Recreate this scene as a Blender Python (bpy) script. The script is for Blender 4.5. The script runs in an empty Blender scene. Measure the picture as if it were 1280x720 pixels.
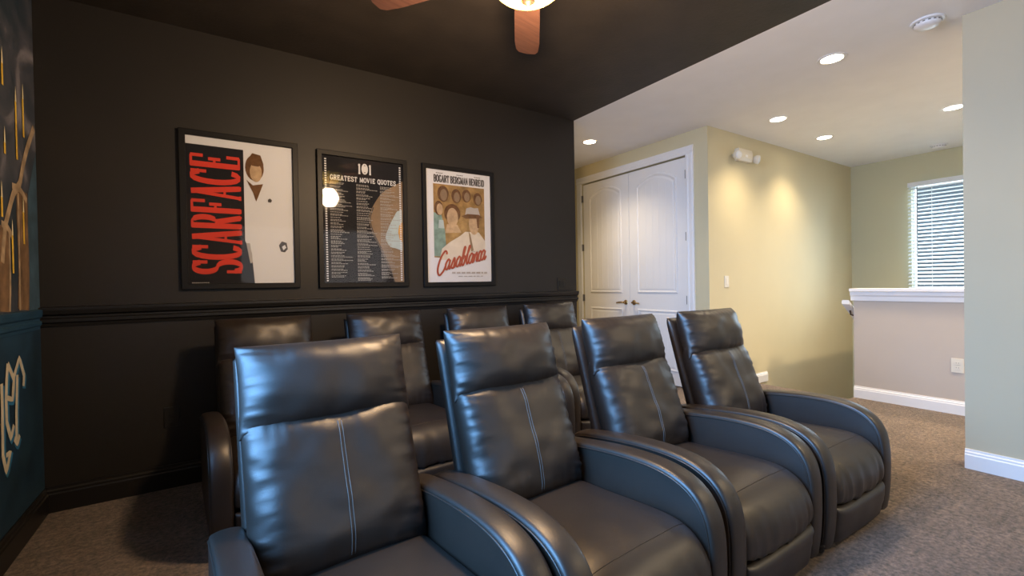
import bpy, bmesh, math, random
from mathutils import Vector, Matrix, noise

sc = bpy.context.scene
COL = sc.collection
random.seed(7)
PI = math.pi

# ------------------------------------------------------------------ materials
def new_mat(name):
    m = bpy.data.materials.new(name)
    m.use_nodes = True
    nt = m.node_tree
    b = nt.nodes['Principled BSDF']
    return m, nt, b

def mat(name, col, rough=0.6, metal=0.0, spec=0.5, vary=0.0, vscale=4.0, bump=0.0, bscale=60.0, coat=0.0, bdist=0.002):
    if name.startswith('poster_'): rough, spec = .7, .12
    m, nt, b = new_mat(name)
    b.inputs['Base Color'].default_value = (*col, 1)
    b.inputs['Roughness'].default_value = rough
    b.inputs['Metallic'].default_value = metal
    b.inputs['Specular IOR Level'].default_value = spec
    b.inputs['Coat Weight'].default_value = coat
    tc = nt.nodes.new('ShaderNodeTexCoord')
    n = nt.nodes.new('ShaderNodeTexNoise')
    n.inputs['Scale'].default_value = vscale
    n.inputs['Detail'].default_value = 5
    nt.links.new(tc.outputs['Object'], n.inputs['Vector'])
    r = nt.nodes.new('ShaderNodeValToRGB')
    k = vary
    r.color_ramp.elements[0].position = 0.3
    r.color_ramp.elements[1].position = 0.7
    r.color_ramp.elements[0].color = (*[c * (1 - k) for c in col], 1)
    r.color_ramp.elements[1].color = (*[min(1, c * (1 + k)) for c in col], 1)
    nt.links.new(n.outputs['Fac'], r.inputs['Fac'])
    nt.links.new(r.outputs['Color'], b.inputs['Base Color'])
    if bump:
        n2 = nt.nodes.new('ShaderNodeTexNoise')
        n2.inputs['Scale'].default_value = bscale
        n2.inputs['Detail'].default_value = 4
        nt.links.new(tc.outputs['Object'], n2.inputs['Vector'])
        bp = nt.nodes.new('ShaderNodeBump')
        bp.inputs['Strength'].default_value = bump
        bp.inputs['Distance'].default_value = bdist
        nt.links.new(n2.outputs['Fac'], bp.inputs['Height'])
        nt.links.new(bp.outputs['Normal'], b.inputs['Normal'])
    return m

def emit_mat(name, col, strength):
    m, nt, b = new_mat(name)
    b.inputs['Base Color'].default_value = (*col, 1)
    b.inputs['Emission Color'].default_value = (*col, 1)
    b.inputs['Emission Strength'].default_value = strength
    return m

M = {}
M['leather'] = mat('black_leather', (0.0165, 0.0104, 0.0070), rough=0.45, spec=0.72, vary=0.12, vscale=9, bump=0.22, bscale=260, bdist=0.0012)
M['thread'] = mat('stitching_thread', (0.10, 0.095, 0.09), rough=0.55, vary=0.1)
M['plastic_black'] = mat('black_plastic', (0.012, 0.012, 0.012), rough=0.5)
M['wall_black'] = mat('black_wall_paint', (0.0165, 0.0138, 0.0118), rough=0.5, spec=0.4, vary=0.10, vscale=1.6, bump=0.12, bscale=120)
M['ceil_black'] = mat('black_ceiling_paint', (0.030, 0.023, 0.0175), rough=0.62, spec=0.4, vary=0.18, vscale=5, bump=0.35, bscale=45, bdist=0.004)
M['trim_black'] = mat('black_trim_paint', (0.011, 0.010, 0.0095), rough=0.36, spec=0.5, vary=0.05)
M['ceil_white'] = mat('white_ceiling_paint', (0.86, 0.85, 0.85), rough=0.85, vary=0.02, bump=0.08, bscale=90)
M['cream'] = mat('cream_wall_paint', (0.62, 0.55, 0.355), rough=0.7, spec=0.35, vary=0.02, vscale=2, bump=0.06, bscale=120)
M['sage'] = mat('sage_wall_paint', (0.54, 0.51, 0.33), rough=0.75, vary=0.02, vscale=2)
M['beige'] = mat('beige_wall_paint', (0.50, 0.43, 0.36), rough=0.75, vary=0.02, vscale=2, bump=0.05, bscale=120)
M['greige'] = mat('greige_wall_paint', (0.53, 0.46, 0.315), rough=0.75, vary=0.02, vscale=2, bump=0.05, bscale=120)
M['white'] = mat('white_trim_paint', (0.80, 0.79, 0.78), rough=0.4, vary=0.015)
M['plate'] = mat('ivory_plastic', (0.68, 0.63, 0.52), rough=0.4, vary=0.02)
M['brass'] = mat('aged_brass', (0.45, 0.30, 0.13), rough=0.3, metal=1.0, vary=0.1)
M['steel'] = mat('satin_steel', (0.20, 0.19, 0.18), rough=0.38, metal=0.9, vary=0.05)
M['bronze'] = mat('dark_bronze', (0.06, 0.035, 0.02), rough=0.4, metal=0.7, vary=0.15)
M['frame'] = mat('black_frame_lacquer', (0.007, 0.0065, 0.0065), rough=0.45, spec=0.25, vary=0.06)
M['blade'] = None
M['slat'] = mat('white_blind_slat', (0.72, 0.73, 0.72), rough=0.45, vary=0.02)
M['paper_white'] = mat('poster_white_paper', (0.67, 0.69, 0.74), rough=0.5, vary=0.015, vscale=3)
M['ink_black'] = mat('poster_black_ink', (0.014, 0.014, 0.018), rough=0.45, vary=0.1)
M['ink_red'] = mat('poster_red_ink', (0.62, 0.055, 0.035), rough=0.5, vary=0.06)
M['ink_crimson'] = mat('poster_crimson_ink', (0.36, 0.075, 0.045), rough=0.5, vary=0.1)
M['ink_brown'] = mat('poster_brown_ink', (0.13, 0.065, 0.03), rough=0.5, vary=0.3, vscale=30)
M['ink_skin'] = mat('poster_tan_ink', (0.46, 0.33, 0.21), rough=0.5, vary=0.2, vscale=30)
M['ink_tan'] = mat('poster_film_tan', (0.24, 0.17, 0.11), rough=0.5, vary=0.15, vscale=12)
M['ink_pale'] = mat('poster_film_pale_blue', (0.42, 0.52, 0.55), rough=0.5, vary=0.1, vscale=12)
M['ink_reflection'] = mat('poster_orange_reflection', (0.62, 0.33, 0.08), rough=0.5, vary=0.15, vscale=12)
M['ink_grey'] = mat('poster_grey_print', (0.40, 0.38, 0.37), rough=0.5, vary=0.1)
M['ink_row'] = mat('poster_row_print', (0.36, 0.35, 0.34), rough=0.5, vary=0.1)
M['ink_darkgrey'] = mat('poster_dark_grey_ink', (0.07, 0.065, 0.065), rough=0.5, vary=0.15)
M['ink_gold'] = mat('poster_ochre_ink', (0.30, 0.19, 0.075), rough=0.5, vary=0.35, vscale=18)
M['ink_teal'] = mat('poster_teal_ink', (0.20, 0.30, 0.27), rough=0.5, vary=0.3, vscale=18)
M['ink_cream'] = mat('poster_cream_ink', (0.62, 0.57, 0.50), rough=0.5, vary=0.08, vscale=18)
M['mural_blue'] = mat('mural_blue_paint', (0.012, 0.040, 0.072), rough=0.55, vary=0.45, vscale=3.5, bump=0.1, bscale=50)
M['mural_edge'] = mat('mural_slate_blue_paint', (0.045, 0.085, 0.115), rough=0.55, vary=0.4, vscale=9)
M['mural_brown'] = mat('mural_brown_paint', (0.19, 0.105, 0.05), rough=0.6, vary=0.45, vscale=14)
M['mural_tan'] = mat('mural_tan_paint', (0.38, 0.26, 0.15), rough=0.6, vary=0.4, vscale=16)
M['mural_gold'] = mat('mural_gold_paint', (0.85, 0.48, 0.05), rough=0.55, vary=0.3, vscale=20)
M['mural_flame'] = mat('mural_flame_paint', (0.9, 0.75, 0.42), rough=0.55, vary=0.1, vscale=20)
M['mural_cream'] = mat('mural_cream_paint', (0.62, 0.52, 0.36), rough=0.55, vary=0.12, vscale=20)
M['mural_azure'] = mat('mural_azure_paint', (0.035, 0.17, 0.30), rough=0.55, vary=0.2, vscale=20)
M['chair_rail_blue'] = mat('blue_rail_paint', (0.018, 0.060, 0.105), rough=0.45, vary=0.3, vscale=6)

def sky_mural():
    m, nt, b = new_mat('mural_night_sky_paint')
    b.inputs['Roughness'].default_value = 0.6
    tc = nt.nodes.new('ShaderNodeTexCoord')
    n = nt.nodes.new('ShaderNodeTexNoise')
    n.inputs['Scale'].default_value = 3.2; n.inputs['Detail'].default_value = 8; n.inputs['Distortion'].default_value = 1.2
    r = nt.nodes.new('ShaderNodeValToRGB')
    e = r.color_ramp.elements
    e[0].position = .35; e[0].color = (.016, .028, .040, 1)
    e[1].position = .78; e[1].color = (.34, .30, .31, 1)
    x = e.new(.55); x.color = (.065, .065, .078, 1)
    nt.links.new(tc.outputs['Object'], n.inputs['Vector'])
    nt.links.new(n.outputs['Fac'], r.inputs['Fac'])
    nt.links.new(r.outputs['Color'], b.inputs['Base Color'])
    return m
M['mural_sky'] = sky_mural()

def wood():
    m, nt, b = new_mat('walnut_fan_blade')
    b.inputs['Roughness'].default_value = 0.35
    tc = nt.nodes.new('ShaderNodeTexCoord')
    mp = nt.nodes.new('ShaderNodeMapping'); mp.inputs['Scale'].default_value = (2, 26, 8)
    n = nt.nodes.new('ShaderNodeTexNoise'); n.inputs['Scale'].default_value = 3; n.inputs['Detail'].default_value = 6
    r = nt.nodes.new('ShaderNodeValToRGB')
    r.color_ramp.elements[0].position = .3; r.color_ramp.elements[0].color = (.060, .026, .017, 1)
    r.color_ramp.elements[1].position = .75; r.color_ramp.elements[1].color = (.105, .048, .031, 1)
    nt.links.new(tc.outputs['Object'], mp.inputs['Vector']); nt.links.new(mp.outputs['Vector'], n.inputs['Vector'])
    nt.links.new(n.outputs['Fac'], r.inputs['Fac']); nt.links.new(r.outputs['Color'], b.inputs['Base Color'])
    return m
M['blade'] = wood()

def carpet():
    m, nt, b = new_mat('taupe_carpet')
    b.inputs['Roughness'].default_value = 0.95
    b.inputs['Specular IOR Level'].default_value = 0.15
    b.inputs['Sheen Weight'].default_value = 0.25
    tc = nt.nodes.new('ShaderNodeTexCoord')
    def nz(s, d, rr):
        n = nt.nodes.new('ShaderNodeTexNoise'); n.inputs['Scale'].default_value = s; n.inputs['Detail'].default_value = d
        n.inputs['Roughness'].default_value = rr
        nt.links.new(tc.outputs['Object'], n.inputs['Vector']); return n
    n1 = nz(44, 7, .82); n2 = nz(5, 4, .6); n3 = nz(210, 3, .7)
    r = nt.nodes.new('ShaderNodeValToRGB')
    r.color_ramp.elements[0].position = .40; r.color_ramp.elements[0].color = (.060, .049, .038, 1)
    r.color_ramp.elements[1].position = .66; r.color_ramp.elements[1].color = (.37, .26, .20, 1)
    nt.links.new(n1.outputs['Fac'], r.inputs['Fac'])
    r2 = nt.nodes.new('ShaderNodeValToRGB')
    r2.color_ramp.elements[0].position = .35; r2.color_ramp.elements[0].color = (.78, .77, .76, 1)
    r2.color_ramp.elements[1].position = .65; r2.color_ramp.elements[1].color = (1.12, 1.12, 1.12, 1)
    nt.links.new(n2.outputs['Fac'], r2.inputs['Fac'])
    mx = nt.nodes.new('ShaderNodeMix'); mx.data_type = 'RGBA'; mx.blend_type = 'MULTIPLY'
    mx.inputs['Factor'].default_value = 1.0
    nt.links.new(r.outputs['Color'], mx.inputs['A']); nt.links.new(r2.outputs['Color'], mx.inputs['B'])
    nt.links.new(mx.outputs['Result'], b.inputs['Base Color'])
    ad = nt.nodes.new('ShaderNodeMath'); ad.operation = 'ADD'
    nt.links.new(n1.outputs['Fac'], ad.inputs[0]); nt.links.new(n3.outputs['Fac'], ad.inputs[1])
    bp = nt.nodes.new('ShaderNodeBump'); bp.inputs['Strength'].default_value = 0.9; bp.inputs['Distance'].default_value = 0.012
    nt.links.new(ad.outputs['Value'], bp.inputs['Height']); nt.links.new(bp.outputs['Normal'], b.inputs['Normal'])
    return m
M['carpet'] = carpet()

def glass():
    m = bpy.data.materials.new('clear_glazing'); m.use_nodes = True
    nt = m.node_tree; nt.nodes.clear()
    out = nt.nodes.new('ShaderNodeOutputMaterial')
    mix = nt.nodes.new('ShaderNodeMixShader'); tr = nt.nodes.new('ShaderNodeBsdfTransparent')
    gl = nt.nodes.new('ShaderNodeBsdfGlossy'); gl.inputs['Roughness'].default_value = 0.04
    fr = nt.nodes.new('ShaderNodeFresnel'); fr.inputs['IOR'].default_value = 1.28
    nt.links.new(fr.outputs[0], mix.inputs[0]); nt.links.new(tr.outputs[0], mix.inputs[1])
    nt.links.new(gl.outputs[0], mix.inputs[2]); nt.links.new(mix.outputs[0], out.inputs[0])
    return m
M['glass'] = glass()
M['lamp_glow'] = emit_mat('recessed_lamp_glow', (1.0, 0.86, 0.66), 14)
M['globe'] = emit_mat('frosted_amber_globe', (1.0, 0.68, 0.15), 1.7)

# ------------------------------------------------------------------ helpers
def link(name, bm, m, parent=None, smooth=False, bevel=0.0, sub=0):
    me = bpy.data.meshes.new(name)
    bmesh.ops.recalc_face_normals(bm, faces=bm.faces)
    bm.to_mesh(me); bm.free()
    for mm in (m if isinstance(m, (list, tuple)) else [m]):
        me.materials.append(mm)
    if smooth:
        me.polygons.foreach_set('use_smooth', [True] * len(me.polygons))
    o = bpy.data.objects.new(name, me)
    COL.objects.link(o)
    if parent:
        o.parent = parent
    if bevel:
        b = o.modifiers.new('bevel', 'BEVEL'); b.width = bevel; b.segments = 2; b.limit_method = 'ANGLE'; b.angle_limit = math.radians(40)
    if sub:
        s = o.modifiers.new('sub', 'SUBSURF'); s.levels = sub; s.render_levels = sub
    return o

def thing(name, label, cat, loc=(0, 0, 0), rz=0.0, group=None):
    o = bpy.data.objects.new(name, None)
    o.empty_display_size = 0.1
    COL.objects.link(o)
    o.location = loc; o.rotation_euler = (0, 0, rz)
    return tag(o, label, cat, group)

def tag(o, label, cat, group=None):
    o['label'] = label; o['category'] = cat
    if group: o['group'] = group
    return o

def struct(o):
    o['kind'] = 'structure'
    return o

def box(bm, x0, x1, y0, y1, z0, z1):
    v = [bm.verts.new((x, y, z)) for z in (z0, z1) for y in (y0, y1) for x in (x0, x1)]
    for f in ((0, 1, 3, 2), (4, 6, 7, 5), (0, 4, 5, 1), (2, 3, 7, 6), (0, 2, 6, 4), (1, 5, 7, 3)):
        bm.faces.new([v[i] for i in f])

def boxbm(*a):
    bm = bmesh.new(); box(bm, *a); return bm

def tube(bm, pts, r, n=8, closed=False):
    pts = [Vector(p) for p in pts]
    rings = []
    N = len(pts)
    prev = None
    for i, p in enumerate(pts):
        if closed:
            t = (pts[(i + 1) % N] - pts[i - 1])
        else:
            t = pts[min(i + 1, N - 1)] - pts[max(i - 1, 0)]
        t.normalize()
        if prev is None:
            a = Vector((0, 0, 1)) if abs(t.z) < .9 else Vector((1, 0, 0))
            u = t.cross(a).normalized()
        else:
            u = (prev - t * prev.dot(t)).normalized()
        prev = u
        w = t.cross(u)
        rings.append([bm.verts.new(p + (u * math.cos(2 * PI * k / n) + w * math.sin(2 * PI * k / n)) * r) for k in range(n)])
    m = N if closed else N - 1
    for i in range(m):
        A, B = rings[i], rings[(i + 1) % N]
        for k in range(n):
            bm.faces.new((A[k], A[(k + 1) % n], B[(k + 1) % n], B[k]))
    if not closed:
        bm.faces.new(rings[0][::-1]); bm.faces.new(rings[-1])

def lathe(bm, prof, n=32, cx=0, cy=0, axis='z'):
    # prof: list of (r, h); r = 0 closes
    rings = []
    for r, hh in prof:
        if r < 1e-6:
            rings.append([bm.verts.new((cx, cy, hh))])
        else:
            rings.append([bm.verts.new((cx + r * math.cos(2 * PI * k / n), cy + r * math.sin(2 * PI * k / n), hh)) for k in range(n)])
    for A, B in zip(rings, rings[1:]):
        for k in range(n):
            a = [A[k % len(A)], A[(k + 1) % len(A)], B[(k + 1) % len(B)], B[k % len(B)]]
            f = []
            for v in a:
                if v not in f: f.append(v)
            if len(f) >= 3:
                bm.faces.new(f)
    for R in (rings[0], rings[-1]):
        if len(R) > 2:
            try: bm.faces.new(R)
            except ValueError: pass

def rot_bm(bm, mtx):
    bmesh.ops.transform(bm, matrix=mtx, verts=bm.verts)

def extrude_profile(bm, prof, p0, p1, out, up=Vector((0, 0, 1))):
    """prof: (d, z) closed polygon, d along `out`; swept from p0 to p1."""
    p0, p1, out = Vector(p0), Vector(p1), Vector(out)
    A = [bm.verts.new(p0 + out * d + up * z) for d, z in prof]
    B = [bm.verts.new(p1 + out * d + up * z) for d, z in prof]
    n = len(prof)
    for i in range(n):
        bm.faces.new((A[i], A[(i + 1) % n], B[(i + 1) % n], B[i]))
    bm.faces.new(A[::-1]); bm.faces.new(B)

def catmull(pts, k=6, closed=False):
    out = []
    n = len(pts)
    P = [Vector(p) for p in pts]
    for i in range(n if closed else n - 1):
        a = P[i - 1] if (closed or i > 0) else P[0] * 2 - P[1]
        b = P[i]; c = P[(i + 1) % n]
        d = P[(i + 2) % n] if (closed or i + 2 < n) else P[-1] * 2 - P[-2]
        for j in range(k):
            t = j / k
            out.append(.5 * ((2 * b) + (c - a) * t + (2 * a - 5 * b + 4 * c - d) * t * t + (3 * b - a - 3 * c + d) * t ** 3))
    if not closed:
        out.append(P[-1])
    return out

# flat art: polygons and pen strokes on a plane given by mapping f(a, b) -> Vector, n = outward normal
def poly(bm, pts, f, mi=0):
    vs = [bm.verts.new(f(a, b)) for a, b in pts]
    fc = bm.faces.new(vs); fc.material_index = mi
    return fc
LIFT = [0]

def ellipse_pts(cx, cy, rx, ry, n=24, a0=0, a1=360):
    return [(cx + rx * math.cos(math.radians(a0 + (a1 - a0) * i / n)), cy + ry * math.sin(math.radians(a0 + (a1 - a0) * i / n))) for i in range(n if abs(a1 - a0) == 360 else n + 1)]

def ribbon(bm, pts, wx, wy, f, mi=0):
    """pen stroke: width wx where the stroke runs vertically, wy where it runs horizontally."""
    P = [Vector((p[0], p[1], 0)) for p in pts]
    L = []
    for i in range(len(P)):
        t = P[min(i + 1, len(P) - 1)] - P[max(i - 1, 0)]
        if t.length < 1e-9: t = Vector((1, 0, 0))
        t.normalize()
        w = math.hypot(wx * t.y, wy * t.x) / 2
        nn = Vector((-t.y, t.x, 0))
        L.append((P[i] + nn * w, P[i] - nn * w))
    LIFT[0] = LIFT[0] % 12 + 1
    P0, P1, P2 = f(0, 0), f(1, 0), f(0, 1)
    up = (P1 - P0).cross(P2 - P0).normalized() * (.00003 * LIFT[0])
    V = [(bm.verts.new(f(a.x, a.y) + up * (1 + .06 * i)), bm.verts.new(f(b.x, b.y) + up * (1 + .06 * i))) for i, (a, b) in enumerate(L)]
    for A, B in zip(V, V[1:]):
        fc = bm.faces.new((A[0], A[1], B[1], B[0])); fc.material_index = mi

def arc(cx, cy, rx, ry, a0, a1, n=14):
    return [(cx + rx * math.cos(math.radians(a0 + (a1 - a0) * i / n)), cy + ry * math.sin(math.radians(a0 + (a1 - a0) * i / n))) for i in range(n + 1)]

def serif(x, y, s=.16):
    return [(x - s, y), (x + s, y)]

GL = {   # condensed serif capitals on a unit box; (points, 1 = heavy / 0 = light)
 'S': [(arc(.5, .74, .36, .235, 25, 270), 1), (arc(.5, .26, .38, .245, 90, -155), 1), ([(.85, .70), (.85, .98)], 0), ([(.12, .02), (.12, .32)], 0)],
 'C': [(arc(.52, .5, .42, .475, 42, 318), 1), ([(.86, .68), (.86, .98)], 0)],
 'A': [([(.12, .02), (.47, .98)], 0), ([(.47, .98), (.85, .02)], 1), ([(.24, .33), (.72, .33)], 0), (serif(.12, .02), 0), (serif(.85, .02), 0)],
 'R': [([(.2, .02), (.2, .98)], 1), ([(.05, .97), (.5, .97)] + arc(.5, .74, .34, .23, 90, -90) + [(.2, .51)], 0), (arc(.5, .74, .34, .23, 60, -60, 8), 1), ([(.5, .5), (.86, .02)], 1), (serif(.2, .02), 0), (serif(.88, .02, .1), 0)],
 'F': [([(.24, .02), (.24, .98)], 1), ([(.08, .97), (.9, .97)], 0), ([(.9, .98), (.9, .72)], 0), ([(.24, .52), (.68, .52)], 0), ([(.68, .40), (.68, .64)], 0), (serif(.24, .02), 0)],
 'E': [([(.24, .02), (.24, .98)], 1), ([(.08, .97), (.88, .97)], 0), ([(.88, .98), (.88, .74)], 0), ([(.24, .52), (.68, .52)], 0), ([(.68, .40), (.68, .64)], 0), ([(.08, .03), (.9, .03)], 0), ([(.9, .02), (.9, .28)], 0)],
 'B': [([(.2, .02), (.2, .98)], 1), ([(.06, .97), (.5, .97)] + arc(.5, .74, .32, .23, 90, -90) + [(.2, .51)], 0), (arc(.5, .74, .32, .23, 60, -60, 8), 1), ([(.5, .51)] + arc(.5, .265, .36, .245, 90, -90) + [(.06, .02)], 0), (arc(.5, .265, .36, .245, 60, -60, 8), 1)],
 'O': [(arc(.5, .5, .42, .475, 0, 360, 24), 1)],
 'Q': [(arc(.5, .5, .42, .475, 0, 360, 24), 1), ([(.52, .2), (.92, -.12)], 1)],
 'G': [(arc(.52, .5, .42, .475, 42, 330), 1), ([(.86, .68), (.86, .98)], 0), ([(.86, .04), (.86, .42)], 1), ([(.6, .42), (.98, .42)], 0)],
 'T': [([(.5, .02), (.5, .98)], 1), ([(.06, .97), (.94, .97)], 0), ([(.06, .98), (.06, .74)], 0), ([(.94, .98), (.94, .74)], 0), (serif(.5, .02), 0)],
 'M': [([(.12, .02), (.16, .98)], 0), ([(.16, .98), (.5, .05)], 1), ([(.5, .05), (.84, .98)], 0), ([(.84, .98), (.88, .02)], 1), (serif(.12, .02, .1), 0), (serif(.88, .02, .12), 0)],
 'N': [([(.15, .02), (.15, .98)], 0), ([(.15, .98), (.85, .02)], 1), ([(.85, .02), (.85, .98)], 0), (serif(.15, .02, .12), 0), (serif(.85, .98, .12), 0)],
 'H': [([(.2, .02), (.2, .98)], 1), ([(.8, .02), (.8, .98)], 1), ([(.2, .51), (.8, .51)], 0), (serif(.2, .02), 0), (serif(.8, .02), 0), (serif(.2, .98), 0), (serif(.8, .98), 0)],
 'I': [([(.5, .02), (.5, .98)], 1), (serif(.5, .02, .2), 0), (serif(.5, .98, .2), 0)],
 'L': [([(.26, .02), (.26, .98)], 1), ([(.08, .03), (.9, .03)], 0), ([(.9, .02), (.9, .3)], 0), (serif(.26, .98), 0)],
 'D': [([(.2, .02), (.2, .98)], 1), ([(.05, .97), (.45, .97)] + arc(.45, .5, .42, .47, 90, -90, 16) + [(.05, .03)], 0), (arc(.45, .5, .42, .47, 65, -65, 12), 1)],
 'U': [([(.18, .98), (.18, .32)] + arc(.5, .32, .32, .29, 180, 360) + [(.82, .98)], 1), (serif(.18, .98), 0), (serif(.82, .98), 0)],
 'V': [([(.1, .98), (.5, .02)], 1), ([(.5, .02), (.9, .98)], 0), (serif(.1, .98, .12), 0), (serif(.9, .98, .12), 0)],
 '1': [([(.5, .02), (.5, .98)], 1), ([(.5, .96), (.24, .80)], 0), (serif(.5, .02, .26), 0)],
 '0': [(arc(.5, .5, .42, .475, 0, 360, 24), 1)],
}
def write(bm, text, x0, x1, y0, y1, f, heavy, light, gap=.12, mi=0, space=.5):
    units = sum(space if c == ' ' else (.62 if c in 'I1' else 1.25 if c == 'M' else 1) for c in text) + gap * (len(text) - 1)
    u = (x1 - x0) / units
    x = x0
    for c in text:
        w = (space if c == ' ' else (.62 if c in 'I1' else 1.25 if c == 'M' else 1)) * u
        if c != ' ':
            for pts, hv in GL[c]:
                q = [(x + a * w, y0 + b * (y1 - y0)) for a, b in pts]
                ribbon(bm, q, heavy if hv else light, heavy if (hv and c not in 'SCOGQ0DBRU') else light, f, mi)
        x += w + gap * u

# ------------------------------------------------------------------ room shell
H = 2.74
XL, XE, XD, XH, XF = -0.77, 2.952, 4.217, 5.22, 7.62     # mural wall, end of the black room, door wall, half wall, far wall
YB, YY = 3.36, 2.77                                      # black wall, cream wall
YR, YBK = 0.805, -2.6                                    # end of the side wall, wall behind
YH = 5.7                                                 # end of the passage

bm = bmesh.new(); box(bm, XL - .1, 5.10, YBK, YH + .1, -.08, 0)
box(bm, 5.10, XH + .01, YBK, 1.885, -.08, 0)
struct(link('floor', bm, M['carpet']))

bm = bmesh.new()
box(bm, XL - .1, XE, YBK, YB + .12, H, H + .08)
n0 = len(bm.faces)
box(bm, XE, XF + .1, YBK, YH + .1, H, H + .08)
bm.faces.ensure_lookup_table()
for f_ in bm.faces[n0:]: f_.material_index = 1
struct(link('ceiling', bm, [M['ceil_black'], M['ceil_white']]))

struct(link('wall_back', boxbm(XL - .1, XE, YB, YB + .12, 0, H), M['wall_black']))

# mural wall with the daylight window (opening y -1.75..-.25)
WY0, WY1, WZ0, WZ1 = -0.2, 2.3, 0.75, 2.15
bm = bmesh.new()
box(bm, XL - .1, XL, WY1, YB, 0, H)
box(bm, XL - .1, XL, YBK, WY0, 0, H)
box(bm, XL - .1, XL, WY0, WY1, 0, WZ0)
box(bm, XL - .1, XL, WY0, WY1, WZ1, H)
struct(link('wall_left', bm, M['mural_blue']))
# unseen window behind the camera, added to go with the front fill light
bm = bmesh.new()
for a in ((.4, 3.0, .72, .78), (.4, 3.0, 2.22, 2.28), (.4, .46, .72, 2.28), (2.94, 3.0, .72, 2.28), (1.67, 1.73, .72, 2.28)):
    box(bm, a[0], a[1], YBK, YBK + .02, a[2], a[3])
w3 = struct(link('window_added', bm, M['white']))
link('pane', boxbm(.45, 2.95, YBK + .002, YBK + .006, .77, 2.23), M['glass'], w3)
# window on the mural wall
bm = bmesh.new()
for a in ((WY0, WY0 + .06, WZ0, WZ1), (WY1 - .06, WY1, WZ0, WZ1), (WY0, WY1, WZ0, WZ0 + .06), (WY0, WY1, WZ1 - .06, WZ1), ((WY0 + WY1) / 2 - .025, (WY0 + WY1) / 2 + .025, WZ0, WZ1)):
    box(bm, XL - .08, XL - .03, *a)
w1 = struct(link('window_1', bm, M['white']))
link('pane', boxbm(XL - .06, XL - .055, WY0 + .05, WY1 - .05, WZ0 + .05, WZ1 - .05), M['glass'], w1)

struct(link('wall_front', boxbm(XL - .1, XF + .1, YBK - .1, YBK, -1.6, H), M['beige']))
struct(link('wall_right', boxbm(3.812, 3.96, YBK, YR, 0, H), M['greige']))
# passage behind the black wall
struct(link('wall_passage', boxbm(XE - .7, XD + .2, YH, YH + .1, 0, H), M['cream']))
struct(link('wall_passage_side', boxbm(XE - .12, XE - .001, YB + .12, YH, 0, H), M['cream']))

# door wall with a double-door opening
DY0, DY1, DZ = 3.02, 4.66, 2.50
bm = bmesh.new()
box(bm, XD, XD + .12, YY, DY0, 0, H)
box(bm, XD, XD + .12, DY1, YH, 0, H)
box(bm, XD, XD + .12, DY0, DY1, DZ, H)
struct(link('wall_door_side', bm, M['cream']))
struct(link('wall_cream', boxbm(XD + .12, XF + .1, YY, YY + .12, -1.6, H), M['cream']))

# far wall with window opening
FY0, FY1, FZ0, FZ1 = 1.05, 2.10, 0.93, 2.34
bm = bmesh.new()
box(bm, XF, XF + .12, FY1, YY, -1.6, H)
box(bm, XF, XF + .12, YBK, FY0, -1.6, H)
box(bm, XF, XF + .12, FY0, FY1, -1.6, FZ0)
box(bm, XF, XF + .12, FY0, FY1, FZ1, H)
struct(link('wall_far', bm, M['sage']))
bm = bmesh.new()
for a in ((FY0, FY0 + .02, FZ0, FZ1), (FY1 - .02, FY1, FZ0, FZ1), (FY0, FY1, FZ0, FZ0 + .02), (FY0, FY1, FZ1 - .02, FZ1)):
    box(bm, XF + .06, XF + .11, *a)
w2 = struct(link('window_2', bm, M['white']))
link('pane', boxbm(XF + .08, XF + .085, FY0 + .015, FY1 - .015, FZ0 + .015, FZ1 - .015), M['glass'], w2)

# half wall round the stair opening
bm = bmesh.new()
box(bm, XH, XH + .12, YBK, 1.885, -1.6, .99)
box(bm, XH + .12, XF, 1.765, 1.885, -1.6, .99)
struct(link('wall_half', bm, M['beige']))
bm = bmesh.new()
capprof = [(-.0, .945), (-.012, .945), (-.016, .985), (-.028, 1.0), (-.032, 1.03), (-.05, 1.036), (-.05, 1.062), (.15, 1.062), (.15, 1.036), (.12, 1.03), (.12, .99), (0, .99)]
extrude_profile(bm, capprof, (XH, YBK, 0), (XH, 1.905, 0), (1, 0, 0))
struct(link('trim_1', bm, M['white']))
# stairs going down behind the half wall
bm = bmesh.new()
for i in range(7):
    box(bm, 5.10 + .28 * i, 5.10 + .28 * (i + 1), 1.885, YY, -1.6, -.19 * (i + 1))
struct(link('stairs', bm, M['carpet']))

# baseboards
def bb(h, d=.016):
    return [(0, 0), (d, 0), (d, h * .70), (d * .8, h * .76), (d * .8, h * .84), (d * .45, h * .9), (d * .4, h), (0, h)]
def base(name, p0, p1, out, h, m):
    bm = bmesh.new(); extrude_profile(bm, bb(h), p0, p1, out); struct(link(name, bm, m))
base('baseboard_back', (XL, YB, 0), (XE, YB, 0), (0, -1, 0), .135, M['trim_black'])
base('baseboard_left', (XL, YBK, 0), (XL, YB - .016, 0), (1, 0, 0), .135, M['trim_black'])
base('baseboard_half', (XH, YBK, 0), (XH, 1.885, 0), (-1, 0, 0), .115, M['white'])
base('baseboard_right', (3.812, YBK, 0), (3.812, YR, 0), (-1, 0, 0), .118, M['white'])
base('baseboard_cream', (XD, YY, 0), (5.30, YY, 0), (0, -1, 0), .11, M['white'])
base('baseboard_door_side', (XD, 2.775, 0), (XD, 2.925, 0), (-1, 0, 0), .115, M['white'])

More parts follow.
